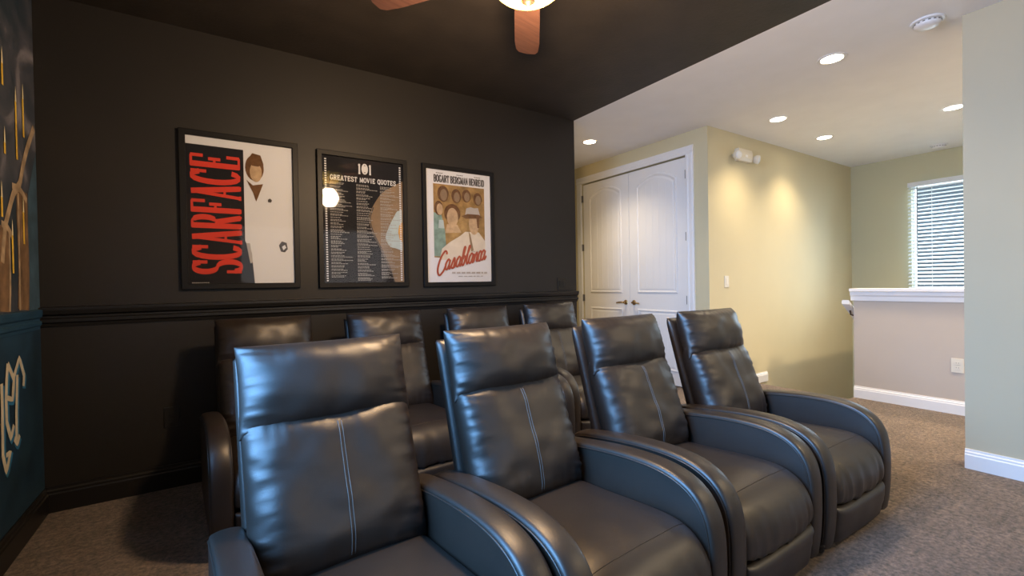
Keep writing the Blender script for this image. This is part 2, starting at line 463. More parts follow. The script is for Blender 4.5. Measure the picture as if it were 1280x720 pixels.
# black chair rail along the poster wall, blue one along the mural wall
rail = [(0, .985), (.010, .985), (.014, 1.000), (.026, 1.008), (.026, 1.024), (.012, 1.030), (.012, 1.040), (.030, 1.050), (.036, 1.072), (.036, 1.086), (0, 1.090)]
bm = bmesh.new(); extrude_profile(bm, rail, (XL, YB, 0), (XE, YB, 0), (0, -1, 0)); struct(link('trim_2', bm, M['trim_black']))
rail2 = [(d * .5, z - .01) for d, z in rail]
bm = bmesh.new(); extrude_profile(bm, rail2, (XL, WY1 + .1, 0), (XL, YB - .030, 0), (1, 0, 0)); struct(link('trim_3', bm, M['chair_rail_blue']))

# ------------------------------------------------------------------ double doors
casing = [(0, 0), (.018, 0), (.022, .02), (.016, .035), (.02, .07), (.014, .09), (0, .09)]
bm = bmesh.new()
def cas(p0, p1, inward):   # casing strip of width .09
    extrude_profile(bm, casing, p0, p1, (-1, 0, 0), up=Vector(inward))
cas((XD, DY0, 0), (XD, DY0, DZ), (0, -1, 0))
cas((XD, DY1, 0), (XD, DY1, DZ), (0, 1, 0))
cas((XD, DY0 - .09, DZ), (XD, DY1 + .09, DZ), (0, 0, 1))
struct(link('trim_4', bm, M['white']))
bm = bmesh.new()      # head and side jambs; a dark reveal shows above the leaves
box(bm, XD + .065, XD + .12, DY0, DY1, DZ - .02, DZ)
box(bm, XD + .065, XD + .12, DY0, DY0 + .012, 0, DZ - .02)
box(bm, XD + .065, XD + .12, DY1 - .012, DY1, 0, DZ - .02)
struct(link('trim_5', bm, M['white']))

def panel_path(y0, y1, z0, z1, rise):
    pts = [(y0, z0), (y1, z0)]
    if rise:
        for i in range(13):
            t = i / 12
            pts.append((y1 + (y0 - y1) * t, z1 - rise + rise * math.sin(PI * t) ** .8))
    else:
        pts += [(y1, z1), (y0, z1)]
    return pts

def leaf(name, y0, y1, hinge_y, knob_y, kdir):
    xf = XD + .012
    bm = bmesh.new(); box(bm, xf, xf + .04, y0, y1, .012, DZ - .014)
    d = struct(link(name, bm, M['white'], bevel=.003))
    for (z0, z1, rise) in ((1.03, 2.40, .10), (.16, .84, 0)):
        a, b_ = y0 + .12, y1 - .12
        P = panel_path(a, b_, z0, z1, rise)
        bm = bmesh.new()
        cy, cz = (a + b_) / 2, (z0 + z1) / 2
        def ins(p, k):
            return (p[0] + (k if p[0] < cy - .02 else -k if p[0] > cy + .02 else 0), p[1] + (k if p[1] < cz else -k))
        rings = []
        for k, dx in ((0, 0), (.004, -.007), (.016, -.010), (.024, -.004), (.034, -.002), (.05, -.006)):
            rings.append([bm.verts.new((xf + dx, *ins(p, k))) for p in P])
        for A, B in zip(rings, rings[1:]):
            for i in range(len(A)):
                bm.faces.new((A[i], A[(i + 1) % len(A)], B[(i + 1) % len(B)], B[i]))
        bm.faces.new(rings[-1])
        link('panel_moulding', bm, M['white'], d)
        bm = bmesh.new()        # fine vertical plank beads in the panel
        k = 5
        for i in range(1, k):
            yy = a + .05 + (b_ - a - .1) * i / k
            top = z1 - .09 - (rise * .75 if rise else 0) + (rise * .62 * math.sin(PI * i / k) if rise else 0)
            box(bm, xf - .0078, xf - .005, yy - .0025, yy + .0025, z0 + .06, top)
        link('plank_bead', bm, M['white'], d)
    for hz in (.26, .96, 1.64, 2.30):
        bm = bmesh.new()
        lathe(bm, [(0, -.045), (.008, -.045), (.008, .045), (0, .045)], 10)
        rot_bm(bm, Matrix.Translation((XD - .006, hinge_y, hz)))
        box(bm, XD - .004, XD + .012, hinge_y - .012, hinge_y + .012, hz - .044, hz + .044)
        link('hinge', bm, M['steel'], d)
    hd = bmesh.new()
    lathe(hd, [(0, 0), (.030, 0), (.030, .006), (.022, .012), (.012, .014), (.011, .045), (0, .045)], 20)
    rot_bm(hd, Matrix.Translation((xf, knob_y, .915)) @ Matrix.Rotation(-PI / 2, 4, 'Y'))
    hn = link('handle', hd, M['brass'], d, smooth=False)
    lv = bmesh.new()
    tube(lv, [(xf - .045, knob_y, .915), (xf - .05, knob_y + kdir * .03, .917), (xf - .05, knob_y + kdir * .07, .914), (xf - .048, knob_y + kdir * .11, .908)], .0095, 10)
    link('lever', lv, M['brass'], hn, smooth=True)
    return d
leaf('door_1', DY0 + .014, 3.838, DY0 + .006, 3.775, -1)
leaf('door_2', 3.842, DY1 - .014, DY1 - .006, 3.905, 1)

# ------------------------------------------------------------------ recliners
def cushion(w, h, d, p=6.0, q=.5, nx=40, ny=20, wr=0.0, seed=0, corner=0.0, back=1.0, front=1.0, crown=0.0, sag=0.0, taper=0.0):
    """puffed cushion, local x = width, y = height, z = towards the front; returns (bm, front function)"""
    def st(i, n):
        t = -1 + 2 * i / n
        return math.copysign(1 - (1 - abs(t)) ** 1.55, t)
    def surf(x, y, side):
        ex = max(0, 1 - abs(x) ** p); ey = max(0, 1 - abs(y) ** p)
        t = (ex ** q) * (ey ** q)
        bul = 1 + crown * (1 - x * x) * (1 - y * y) - crown * .5
        z = d / 2 * t * bul * (front if side > 0 else -back)
        X = x * w / 2 * (1 - corner * (1 - y * y)) * (1 + taper * y)
        Y = y * h / 2 * (1 - corner * 1.3 * (1 - x * x)) + sag * (1 - x * x) * y
        if wr and side > 0:
            # gathers running in from the seams, broad soft undulation in the middle
            ed = 1 - abs(x)
            g = noise.noise(Vector((seed * 3.1 + math.copysign(5, x), y * h * 34 + 2.5 * x, x * 2)))
            z += wr * 2.6 * g * math.exp(-ed * 8) * min(1, ed * 20) * t
            edy = 1 - abs(y)
            g2 = noise.noise(Vector((x * w * 22, seed * 1.7 + math.copysign(9, y), y * 1.5)))
            z += wr * .8 * g2 * math.exp(-edy * 6) * min(1, edy * 12) * t
            g3 = noise.noise(Vector((x * w * 5 + seed, y * h * 7 - seed, seed * .37 + x * 1.3 * y)))
            z += wr * .55 * g3 * t
        return Vector((X, Y, z))
    bm = bmesh.new()
    F = [[bm.verts.new(surf(st(i, nx), st(j, ny), 1)) for i in range(nx + 1)] for j in range(ny + 1)]
    B = [[F[j][i] if (i in (0, nx) or j in (0, ny)) else bm.verts.new(surf(st(i, nx), st(j, ny), -1)) for i in range(nx + 1)] for j in range(ny + 1)]
    for G in (F, B):
        for j in range(ny):
            for i in range(nx):
                q_ = (G[j][i], G[j][i + 1], G[j + 1][i + 1], G[j + 1][i])
                try: bm.faces.new(q_)
                except ValueError: pass
    return bm, (lambda x, y: surf(x, y, 1))

def back_matrix(v0, z0, v1, z1):
    """centre frame of a cushion leaning from (v0, z0) below to (v1, z1) above; v = towards the front (local -y)"""
    up = Vector((0, -(v1 - v0), z1 - z0)).normalized()
    x = Vector((1, 0, 0)); f = x.cross(up)
    c = Vector((0, -(v0 + v1) / 2, (z0 + z1) / 2))
    m = Matrix((x, up, f)).transposed().to_4x4()
    m.translation = c
    return m, math.hypot(v1 - v0, z1 - z0)

AW, AT = 0.334, 0.084
ARM = [(-.800, .440), (-.74, .480), (-.62, .503), (-.50, .520), (-.38, .532), (-.26, .536), (-.17, .528), (-.10, .506), (-.05, .470), (-.018, .420), (-.003, .362), (.002, .30), (.002, .20), (-.004, .10), (-.015, .035)]

def make_arm(side, root):
    top = catmull([(v, z, 0) for v, z in ARM], 5)
    prof = [(p.x, p.y) for p in top] + [(-.40, .033), (-.76, .035), (-.785, .06), (-.80, .20), (-.805, .36)]
    n = len(prof)
    nor = []
    for i in range(n):
        a, b_ = prof[i - 1], prof[(i + 1) % n]
        t = Vector((b_[0] - a[0], b_[1] - a[1])).normalized()
        nor.append(Vector((t.y, -t.x)) * -1)     # inward for this winding
    c = Vector((-.4, .28))
    for i in range(n):
        if nor[i].dot(c - Vector(prof[i])) < 0: nor[i].negate()
    bm = bmesh.new()
    r = .013
    stations = [(0, r), (r * .12, r * .55), (r * .45, r * .17), (r, .0), (AT * .35, -.003), (AT * .65, -.003), (AT - r, 0), (AT - r * .45, r * .17), (AT - r * .12, r * .55), (AT, r)]
    rings = []
    for u, ins in stations:
        uu = side * (AW - AT + u)
        rings.append([bm.verts.new((uu, -(prof[i][0] + nor[i].x * ins), prof[i][1] + nor[i].y * ins)) for i in range(n)])
    for A, B in zip(rings, rings[1:]):
        for i in range(n):
            bm.faces.new((A[i], A[(i + 1) % n], B[(i + 1) % n], B[i]))
    bm.faces.new(rings[0]); bm.faces.new(rings[-1])
    arm = link('armrest', bm, M['leather'], root, smooth=True)
    arm.data.polygons[len(arm.data.polygons) - 1].use_smooth = False
    arm.data.polygons[len(arm.data.polygons) - 2].use_smooth = False
    for u, nm in ((-.0005, 'piping'), (AT + .0005, 'piping')):
        bm = bmesh.new()
        m_ = len(top)
        tube(bm, [(side * (AW - AT + u), -(prof[i][0] + nor[i].x * .017), prof[i][1] + nor[i].y * .017) for i in range(2, m_)], .0032, 6)
        link(nm, bm, M['leather'], arm, smooth=True)
    return arm

SEAT = [(-.62, .28), (-.625, .355), (-.56, .378), (-.42, .388), (-.28, .398), (-.17, .402), (-.10, .395), (-.045, .370), (-.008, .328), (.010, .275), (.010, .225), (-.006, .195), (-.05, .185), (-.12, .185)]
def make_seat(root, seed):
    P = [(p.x, p.y) for p in catmull([(v, z, 0) for v, z in SEAT], 5)]
    n = len(P)
    N = []
    for i in range(n):
        a, b_ = P[max(i - 1, 0)], P[min(i + 1, n - 1)]
        t = Vector((b_[0] - a[0], b_[1] - a[1])).normalized()
        N.append(Vector((-t.y, t.x)))            # outward
    hw = .247; nx = 44
    def at(i, x):
        p, nn = P[i], N[i]
        ins = .032 * (1 - max(0, 1 - abs(x) ** 7) ** .5) - .008 * (1 - x * x)
        s = i / (n - 1)
        front = max(0, min(1, (s - .56) / .14)) * max(0, min(1, (1.0 - s) / .1))
        top = max(0, 1 - front) * max(0, min(1, (s - .1) / .1))
        w = .012 * front * noise.noise(Vector((x * 6.5 + seed, s * 2.2, seed * .7))) + .0035 * top * noise.noise(Vector((x * 2.2 + seed, s * 7, 3.3)))
        w += .006 * front * noise.noise(Vector((x * 15 - seed, s * 1.5, 1.1)))
        return Vector((x * hw, -(p[0] + nn.x * (w - ins)), p[1] + nn.y * (w - ins)))
    xs = [math.copysign(1 - (1 - abs(-1 + 2 * k / nx)) ** 1.6, -1 + 2 * k / nx) for k in range(nx + 1)]
    bm = bmesh.new()
    G = [[bm.verts.new(at(i, x)) for x in xs] for i in range(n)]
    for i in range(n - 1):
        for k in range(nx):
            bm.faces.new((G[i][k], G[i][k + 1], G[i + 1][k + 1], G[i + 1][k]))
    bm.faces.new([G[i][0] for i in range(n)]); bm.faces.new([G[i][nx] for i in range(n)]); bm.faces.new(G[0] + G[-1][::-1])
    s = link('seat_cushion', bm, M['leather'], root, smooth=True)
    i_s = min(range(n), key=lambda i: abs(P[i][0] + .085) + (0 if P[i][1] > .35 else 9))
    bm = bmesh.new()
    tube(bm, [at(i_s, x) + Vector((0, 0, .0002)) for x in xs[2:-2]], .0013, 6)
    link('seam', bm, M['leather'], s, smooth=True)
    return s

def make_recliner(seed=1):
    root = thing('recliner', '', 'recliner')
    # back shell
    m, hh = back_matrix(-.640, .20, -.858, .952)
    bm, _ = cushion(.512, hh, .056, p=16, q=.5, nx=20, ny=24)
    rot_bm(bm, m); link('back_shell', bm, M['leather'], root, smooth=True)
    # back cushion
    m, hh = back_matrix(-.575, .345, -.742, .792)
    bm, fr = cushion(.510, hh, .190, p=5.5, q=.5, nx=72, ny=56, wr=.014, seed=seed, corner=.012, crown=.14)
    rot_bm(bm, m); bc = link('back_cushion', bm, M['leather'], root, smooth=True)
    bm = bmesh.new()
    for dx in (-.020, .020):
        tube(bm, [m @ (fr(dx, -.86 + 1.6 * k / 40) + Vector((0, 0, .0004))) for k in range(41)], .0013, 6)
    link('centre_stitching', bm, M['thread'], bc, smooth=True)
    # headrest pillow
    m, hh = back_matrix(-.712, .742, -.782, .987)
    bm, fr = cushion(.518, hh + .016, .196, p=2.9, q=.5, nx=72, ny=40, wr=.018, seed=seed + 11, corner=.022, crown=.05)
    rot_bm(bm, m); hr = link('headrest', bm, M['leather'], root, smooth=True)
    make_seat(root, seed)
    # foot panel
    m, hh = back_matrix(-.035, .030, -.012, .188)
    bm, _ = cushion(.492, hh, .070, p=9, q=.5, nx=30, ny=16, wr=.004, seed=seed + 5, crown=.12)
    rot_bm(bm, m); link('footrest_panel', bm, M['leather'], root, smooth=True)
    bm = bmesh.new(); box(bm, -.245, .245, .10, .70, .035, .29); link('base_box', bm, M['plastic_black'], root, bevel=.008)
    for s in (-1, 1):
        make_arm(s, root)
    for sx in (-1, 1):
        for y in (.06, .70):
            bm = bmesh.new()
            lathe(bm, [(0, 0), (.020, 0), (.024, .006), (.024, .046), (0, .046)], 14, cx=sx * (AW - AT / 2), cy=y)
            link('foot', bm, M['plastic_black'], root)
    return root

def copy_tree(o, parent=None):
    c = o.copy(); COL.objects.link(c)
    if parent: c.parent = parent
    for ch in list(o.children):
        copy_tree(ch, c)
    return c

SEATS = [
 (.350, .815, .060, 'black recliner of the front row nearest the painted blue wall and the camera', 'front row of recliners'),
 (1.030, .822, .060, 'second black recliner of the front row from the painted blue wall', 'front row of recliners'),
 (1.738, .855, .022, 'third black recliner of the front row from the painted blue wall', 'front row of recliners'),
 (2.437, .852, -.010, 'black recliner closing the front row beside the open carpet and half wall', 'front row of recliners'),
 (.300, 2.325, .060, 'black recliner of the back row nearest the painted blue wall', 'back row of recliners'),
 (.992, 2.31, .020, 'second black recliner of the back row from the painted blue wall', 'back row of recliners'),
 (1.688, 2.345, -.040, 'third black recliner of the back row, mostly hidden behind front row headrests', 'back row of recliners'),
 (2.392, 2.39, -.080, 'black recliner of the back row nearest the white double doors', 'back row of recliners'),
]
protos = [make_recliner(1), make_recliner(4)]
for i, (x, y, a, lab, grp) in enumerate(SEATS):
    o = protos[i] if i < 2 else copy_tree(protos[i % 2])
    o.location = (x, y, 0); o.rotation_euler = (0, 0, a)
    tag(o, lab, 'recliner', grp)

# ------------------------------------------------------------------ framed posters (on the black wall, facing -y)
def poster(x0, x1, z0, z1, label):
    root = thing('framed_poster', label, 'poster', ((x0 + x1) / 2, YB - .001, z0), 0, 'framed posters on the black wall')
    W, Ht = x1 - x0, z1 - z0
    b = .034
    bm = bmesh.new()
    prof = [(0, 0), (.024, 0), (.027, .003), (.027, b - .003), (.022, b), (0, b)]
    rings = [[bm.verts.new((sx * (W / 2 - w_), -d_, (Ht - w_) if tz else w_)) for sx, tz in ((-1, 0), (1, 0), (1, 1), (-1, 1))] for d_, w_ in prof]
    for A, B in zip(rings, rings[1:] + rings[:1]):
        for k in range(4):
            bm.faces.new((A[k], A[(k + 1) % 4], B[(k + 1) % 4], B[k]))
    link('frame', bm, M['frame'], root)
    bm = boxbm(-W / 2 + .02, W / 2 - .02, -.0185, -.017, .02, Ht - .02)
    link('glazing', bm, M['glass'], root)
    iw, ih = W - 2 * b, Ht - 2 * b
    def lay(k):
        return lambda a, c: Vector((-iw / 2 + a * iw, -.008 - .0008 * k, b + c * ih))
    return root, lay

def art(name, root, mats, fn):
    bm = bmesh.new(); fn(bm)
    return link(name, bm, mats, root)

def backing(root, lay, m):
    bm = bmesh.new()
    f0 = lay(0)
    a, c = f0(-.02, -.015), f0(1.02, 1.015)
    box(bm, a.x, c.x, -.008, -.003, a.z, c.z)
    return link('print_sheet', bm, m, root)

# 1: black and white poster with a tall red title
root, lay = poster(-.163, .486, 1.168, 2.132, 'framed poster with tall red SCARFACE lettering on a black and white ground')
backing(root, lay, M['paper_white'])
art('black_field', root, M['ink_black'], lambda bm: (poly(bm, [(-.01, -.01), (.60, -.01), (.575, .22), (.515, .30), (.515, .945), (-.01, .945)], lay(1))))
def title1(bm):
    g = lay(2)
    f = lambda x, y: g(.485 - y, x)          # lettering reads upwards
    write(bm, 'SCARFACE', .07, .885, .0, .455, f, .037, .022, gap=.12)
art('title_lettering', root, M['ink_red'], title1)
FM = [M['ink_skin'], M['ink_brown'], M['ink_darkgrey'], M['paper_white'], M['ink_grey']]
def head1(bm):   # plain stand-in: a simple dark-haired head
    poly(bm, ellipse_pts(.620, .825, .090, .092), lay(2), 1)
    poly(bm, ellipse_pts(.632, .795, .058, .070), lay(3), 0)
    poly(bm, [(.545, .865), (.60, .930), (.68, .920), (.71, .855), (.655, .838), (.60, .84)], lay(4), 1)
art('head_print', root, FM, head1)
art('lapel_print', root, FM, lambda bm: poly(bm, [(.54, .735), (.60, .70), (.70, .715), (.655, .63), (.63, .585), (.60, .65)], lay(3), 1))
art('pocket_mark', root, FM, lambda bm: poly(bm, [(.745, .605), (.765, .615), (.785, .603), (.775, .585), (.745, .588)], lay(3), 2))
def hand1(bm):
    poly(bm, [(.845, .275), (.875, .305), (.925, .295), (.935, .25), (.905, .225), (.865, .23)], lay(3), 2)
    poly(bm, [(.875, .265), (.905, .28), (.92, .26), (.89, .24)], lay(4), 3)
art('cuff_mark', root, FM, hand1)
art('sleeve_mark', root, FM, lambda bm: poly(bm, [(.525, .285), (.56, .285), (.585, .15), (.56, .14)], lay(3), 4))
def fine1(bm):
    for i in range(9):
        a = .03 + i * .017
        poly(bm, [(a, .004), (a + .012, .004), (a + .012, .010), (a, .010)], lay(2))
art('fine_print', root, M['ink_grey'], fine1)

# 2: dark poster listing film quotes
root, lay = poster(.605, 1.246, 1.163, 2.120, 'framed dark poster headed 101 GREATEST MOVIE QUOTES with curling film strip')
backing(root, lay, M['ink_black'])
def film(bm):
    poly(bm, [(1.0, .86)] + [(p.x, p.y) for p in catmull([(.85, .80, 0), (.72, .74, 0), (.60, .62, 0), (.555, .52, 0), (.60, .40, 0), (.70, .27, 0), (.80, .12, 0), (.88, 0, 0)], 5)] + [(1.0, 0)], lay(1), 0)
    poly(bm, [(.985, .615)] + [(p.x, p.y) for p in catmull([(.92, .60, 0), (.85, .52, 0), (.78, .42, 0), (.765, .36, 0), (.82, .30, 0), (.90, .285, 0), (.985, .265, 0)], 5)], lay(2), 1)
    poly(bm, [(.985, .51), (.945, .48), (.93, .42), (.95, .36), (.985, .34)], lay(3), 2)  # orange patch paints a room reflection onto the film strip
    pts = [(p.x, p.y) for p in catmull([(.60, .62, 0), (.555, .52, 0), (.60, .40, 0), (.70, .27, 0), (.80, .12, 0), (.86, .0, 0)], 5)]
    ribbon(bm, [(a + .012, c) for a, c in pts], .012, .012, lay(2), 3)
art('film_strip_print', root, [M['ink_tan'], M['ink_pale'], M['ink_reflection'], M['ink_darkgrey']], film)
def heads(bm):
    write(bm, '101', .42, .60, .885, .965, lay(4), .020, .012, gap=.10)
    write(bm, 'GREATEST MOVIE QUOTES', .09, .91, .815, .852, lay(4), .010, .0065, gap=.16, space=.55)
    poly(bm, ellipse_pts(.51, .925, .035, .026, 14), lay(4))
art('title_lettering', root, M['paper_white'], heads)
def rows(bm):
    rnd = random.Random(3)
    for c0 in (.085, .40, .70):
        y = .79
        while y > .03:
            for k in range(rnd.choice((1, 2, 2, 3))):
                w = rnd.uniform(.08, .25) if k else rnd.uniform(.10, .17)
                a = c0
                while a < c0 + w:
                    l = rnd.uniform(.012, .03)
                    poly(bm, [(a, y), (a + l, y), (a + l, y + .0052), (a, y + .0052)], lay(4))
                    a += l + .006
                y -= .0098
            y -= .007
art('quote_rows', root, M['ink_row'], rows)
for a in (.028, .955):
    def holes(bm):
        for i in range(52):
            c = .012 + i * .0187
            poly(bm, [(a, c), (a + .022, c), (a + .022, c + .011), (a, c + .011)], lay(4))
    art('sprocket_holes', root, M['paper_white'], holes)

# 3: white-bordered illustrated poster
root, lay = poster(1.369, 2.020, 1.157, 2.122, 'framed white bordered poster with red script Casablanca across its foot')
backing(root, lay, M['paper_white'])
def names3(bm):
    for t, a, b_ in (('BOGART', .115, .345), ('BERGMAN', .365, .635), ('HENREID', .655, .90)):
        write(bm, t, a, b_, .892, .955, lay(1), .016, .009, gap=.10)
    for a in (.15, .46, .74):
        for i in range(4):
            poly(bm, [(a + i * .026, .968), (a + .019 + i * .026, .968), (a + .019 + i * .026, .975), (a + i * .026, .975)], lay(1))
art('cast_lettering', root, M['ink_darkgrey'], names3)
def scene3(bm):    # a plain stand-in: faceless figures in a hat, and shapes in ochre and teal
    poly(bm, [(.105, .22), (.42, .215), (.62, .25), (.90, .36), (.90, .875), (.105, .875)], lay(1), 0)
    poly(bm, [(.105, .23), (.29, .23), (.27, .46), (.22, .60), (.105, .62)], lay(2), 1)
    for (x, y, s) in ((.25, .80, .085), (.45, .79, .075), (.61, .80, .07), (.79, .78, .07)):
        poly(bm, ellipse_pts(x, y - .01, s, s * .85), lay(2), 3)
        poly(bm, ellipse_pts(x + .008, y - .02, s * .62, s * .62), lay(3), 4)
    poly(bm, ellipse_pts(.18, .66, .062, .065), lay(3), 3)
    poly(bm, ellipse_pts(.195, .65, .046, .052), lay(4), 2)
    poly(bm, ellipse_pts(.385, .62, .125, .085), lay(3), 3)
    poly(bm, ellipse_pts(.385, .585, .085, .085), lay(4), 2)
    poly(bm, [(.30, .52), (.46, .52), (.52, .45), (.27, .44)], lay(3), 2)
    poly(bm, [(.18, .20), (.22, .30), (.34, .36), (.50, .42), (.58, .46), (.80, .46), (.90, .38), (.90, .20)], lay(4), 5)
    poly(bm, [(.63, .47), (.66, .44), (.71, .29), (.67, .28)], lay(5), 4)
    poly(bm, ellipse_pts(.72, .535, .082, .10), lay(6), 2)
    poly(bm, [(.76, .60), (.81, .59), (.80, .50), (.775, .50)], lay(6.5), 3)
    poly(bm, [(.52, .60), (.62, .625), (.80, .625), (.86, .60), (.80, .59), (.60, .58)], lay(7.5), 3)
    poly(bm, [(.58, .615), (.60, .675), (.67, .69), (.73, .682), (.79, .688), (.82, .62)], lay(7), 7)
    poly(bm, [(.17, .48), (.26, .48), (.245, .555), (.18, .555)], lay(5), 6)
art('illustration', root, [M['ink_gold'], M['ink_teal'], M['ink_skin'], M['ink_brown'], M['ink_tan'], M['ink_cream'], M['ink_pale'], M['ink_grey']], scene3)
def script3(bm):
    f0 = lay(8)
    def f(x, y):    # slanted hand lettering rising to the upper edge
        return f0(.13 + x * .107 + y * .035, .085 + x * .0175 + y * .125)
    LET = []
    LET.append((0, [(1.1, 1.15), (1.0, 1.35), (.75, 1.42), (.35, 1.1), (.1, .55), (.12, .05), (.45, -.25), (.9, -.05), (1.15, .3)]))
    def a_(x): return [(x + .62, .62), (x + .4, .75), (x + .12, .5), (x + .12, .15), (x + .35, .03), (x + .58, .3), (x + .66, .7), (x + .6, .2), (x + .72, .03), (x + .95, .25)]
    LET.append((0, a_(1.05)))
    LET.append((0, [(1.95, .15), (2.3, .75), (2.42, .35), (2.3, .02), (2.0, .08), (2.4, .05), (2.75, .35)]))
    LET.append((0, a_(2.6)))
    LET.append((0, [(3.45, .3), (3.75, 1.25), (3.6, 1.3), (3.5, .5), (3.6, .05), (3.85, .1), (3.95, .5), (3.75, .7), (3.6, .5)]))
    LET.append((0, [(3.95, .35), (4.45, 1.25), (4.3, 1.3), (4.2, .5), (4.28, .05), (4.55, .2)]))
    LET.append((0, a_(4.45)))
    LET.append((0, [(5.3, .65), (5.32, .05), (5.45, .5), (5.65, .72), (5.75, .5), (5.75, .1), (5.9, .05), (6.0, .2)]))
    LET.append((0, [(6.4, .6), (6.2, .75), (5.98, .5), (6.0, .1), (6.25, .02), (6.45, .2)]))
    LET.append((0, a_(6.3)))
    for _, pts in LET:
        q = [(p.x, p.y) for p in catmull([(a, c, 0) for a, c in pts], 5)]
        P = [f0(0, 0)]
        qq = [( .13 + x * .107 + y * .035, .085 + x * .0175 + y * .125) for x, y in q]
        ribbon(bm, qq, .027, .016, f0)
art('title_lettering', root, M['ink_crimson'], script3)
rnd3 = random.Random(5)
for y, a, b_, hh in ((.075, .36, .88, .016), (.048, .46, .82, .007), (.275, .68, .87, .010), (.252, .68, .88, .010)):
    def fine3(bm):
        x = a
        while x < b_:
            l = rnd3.uniform(.03, .07)
            poly(bm, [(x, y), (x + l, y), (x + l, y + hh), (x, y + hh)], lay(7)); x += l + .016
    art('credit_line', root, M['ink_grey'], fine3)

# ------------------------------------------------------------------ painted mural on the left wall (faces +x)
root = thing('wall_mural', 'painted mural of night sky, brown arches and glowing candles above blue lettering', 'mural', (XL, 2.2, .135))
def lm(k):
    return lambda y, z: Vector((.0012 + .0006 * k, y - 2.2, z - .135))
def quad(a, b_, c, d): return [(a, c), (b_, c), (b_, d), (a, d)]
art('night_sky', root, M['mural_sky'], lambda bm: poly(bm, quad(2.42, YB - .002, 1.08, H - .003), lm(0)))
art('blue_edge_band', root, M['mural_edge'], lambda bm: poly(bm, [(3.16, 1.08), (3.355, 1.08), (3.355, 1.90), (3.22, 1.66)], lm(1)))
def arches(bm):
    for pts, w0, mi in (([(3.33, 2.02), (3.23, 1.90), (3.155, 1.79), (3.10, 1.69), (3.02, 1.63), (2.96, 1.55), (2.90, 1.45), (2.86, 1.30)], .040, 1),
                        ([(3.13, 1.66), (3.125, 1.50), (3.13, 1.30), (3.11, 1.085)], .15, 0), ([(2.90, 1.46), (2.895, 1.30), (2.88, 1.085)], .12, 0),
                        ([(3.075, 1.64), (3.07, 1.40), (3.06, 1.085)], .02, 1), ([(2.95, 1.45), (2.945, 1.2), (2.93, 1.085)], .02, 1),
                        ([(2.86, 1.47), (2.93, 1.46), (2.99, 1.42)], .03, 1), ([(3.0, 1.66), (3.1, 1.66), (3.19, 1.62)], .03, 1),
                        ([(2.72, 2.0), (2.66, 1.8), (2.60, 1.6), (2.55, 1.3), (2.54, 1.085)], .12, 0)):
        ribbon(bm, [(p.x, p.y) for p in catmull([(a, c, 0) for a, c in pts], 4)], w0, w0, lm(2 if mi == 0 else 3), mi)
art('painted_arch', root, [M['mural_brown'], M['mural_tan']], arches)
for (y, zt, zb) in ((3.071, 2.143, 1.796), (3.170, 2.19, 1.928), (2.915, 2.26, 2.09), (2.922, 1.911, 1.787), (3.136, 1.632, 1.403), (2.984, 1.505, 1.257), (2.870, 1.66, 1.50), (2.70, 2.2, 1.95), (2.62, 1.75, 1.5)):
    def cn(bm):
        w = .0105
        poly(bm, [(y - w, zb), (y + w, zb), (y + w * .9, zt - .07), (y - w * .9, zt - .07)], lm(5), 0)
        poly(bm, [(y - w * .8, zt - .075), (y + w * .8, zt - .075), (y + w * .5, zt - .03), (y, zt), (y - w * .5, zt - .03)], lm(6), 1)
    art('painted_candle', root, [M['mural_gold'], M['mural_flame']], cn)
def letters(bm, k, off, w0, mi):
    f = lm(k)
    for pts in ([(2.887, .857), (2.869, .786), (2.857, .702), (2.857, .605), (2.90, .523), (2.938, .574)],
                [(2.887, .857), (2.955, .776), (2.931, .690), (2.860, .712)],
                [(2.998, .790), (2.976, .636), (2.966, .500)],
                [(2.955, .787), (3.028, .866), (3.085, .775), (3.072, .725)],
                [(2.940, .512), (2.975, .478), (3.005, .510)],
                [(2.814, .781), (2.814, .672), (2.806, .476), (2.84, .393), (2.890, .466), (2.84, .465)],
                [(2.72, .90), (2.71, .60), (2.74, .45)], [(2.66, .78), (2.77, .79)]):
        q = []
        for a, b_ in zip(pts, pts[1:]):
            q += [(a[0] + (b_[0] - a[0]) * t / 5 + off, a[1] + (b_[1] - a[1]) * t / 5 - off) for t in range(5)]
        q.append((pts[-1][0] + off, pts[-1][1] - off))
        ribbon(bm, q, w0, w0 * .7, f, mi)
def let(bm):
    letters(bm, 1, .013, .046, 1); letters(bm, 3, 0, .030, 0)
art('painted_lettering', root, [M['mural_cream'], M['mural_azure']], let)

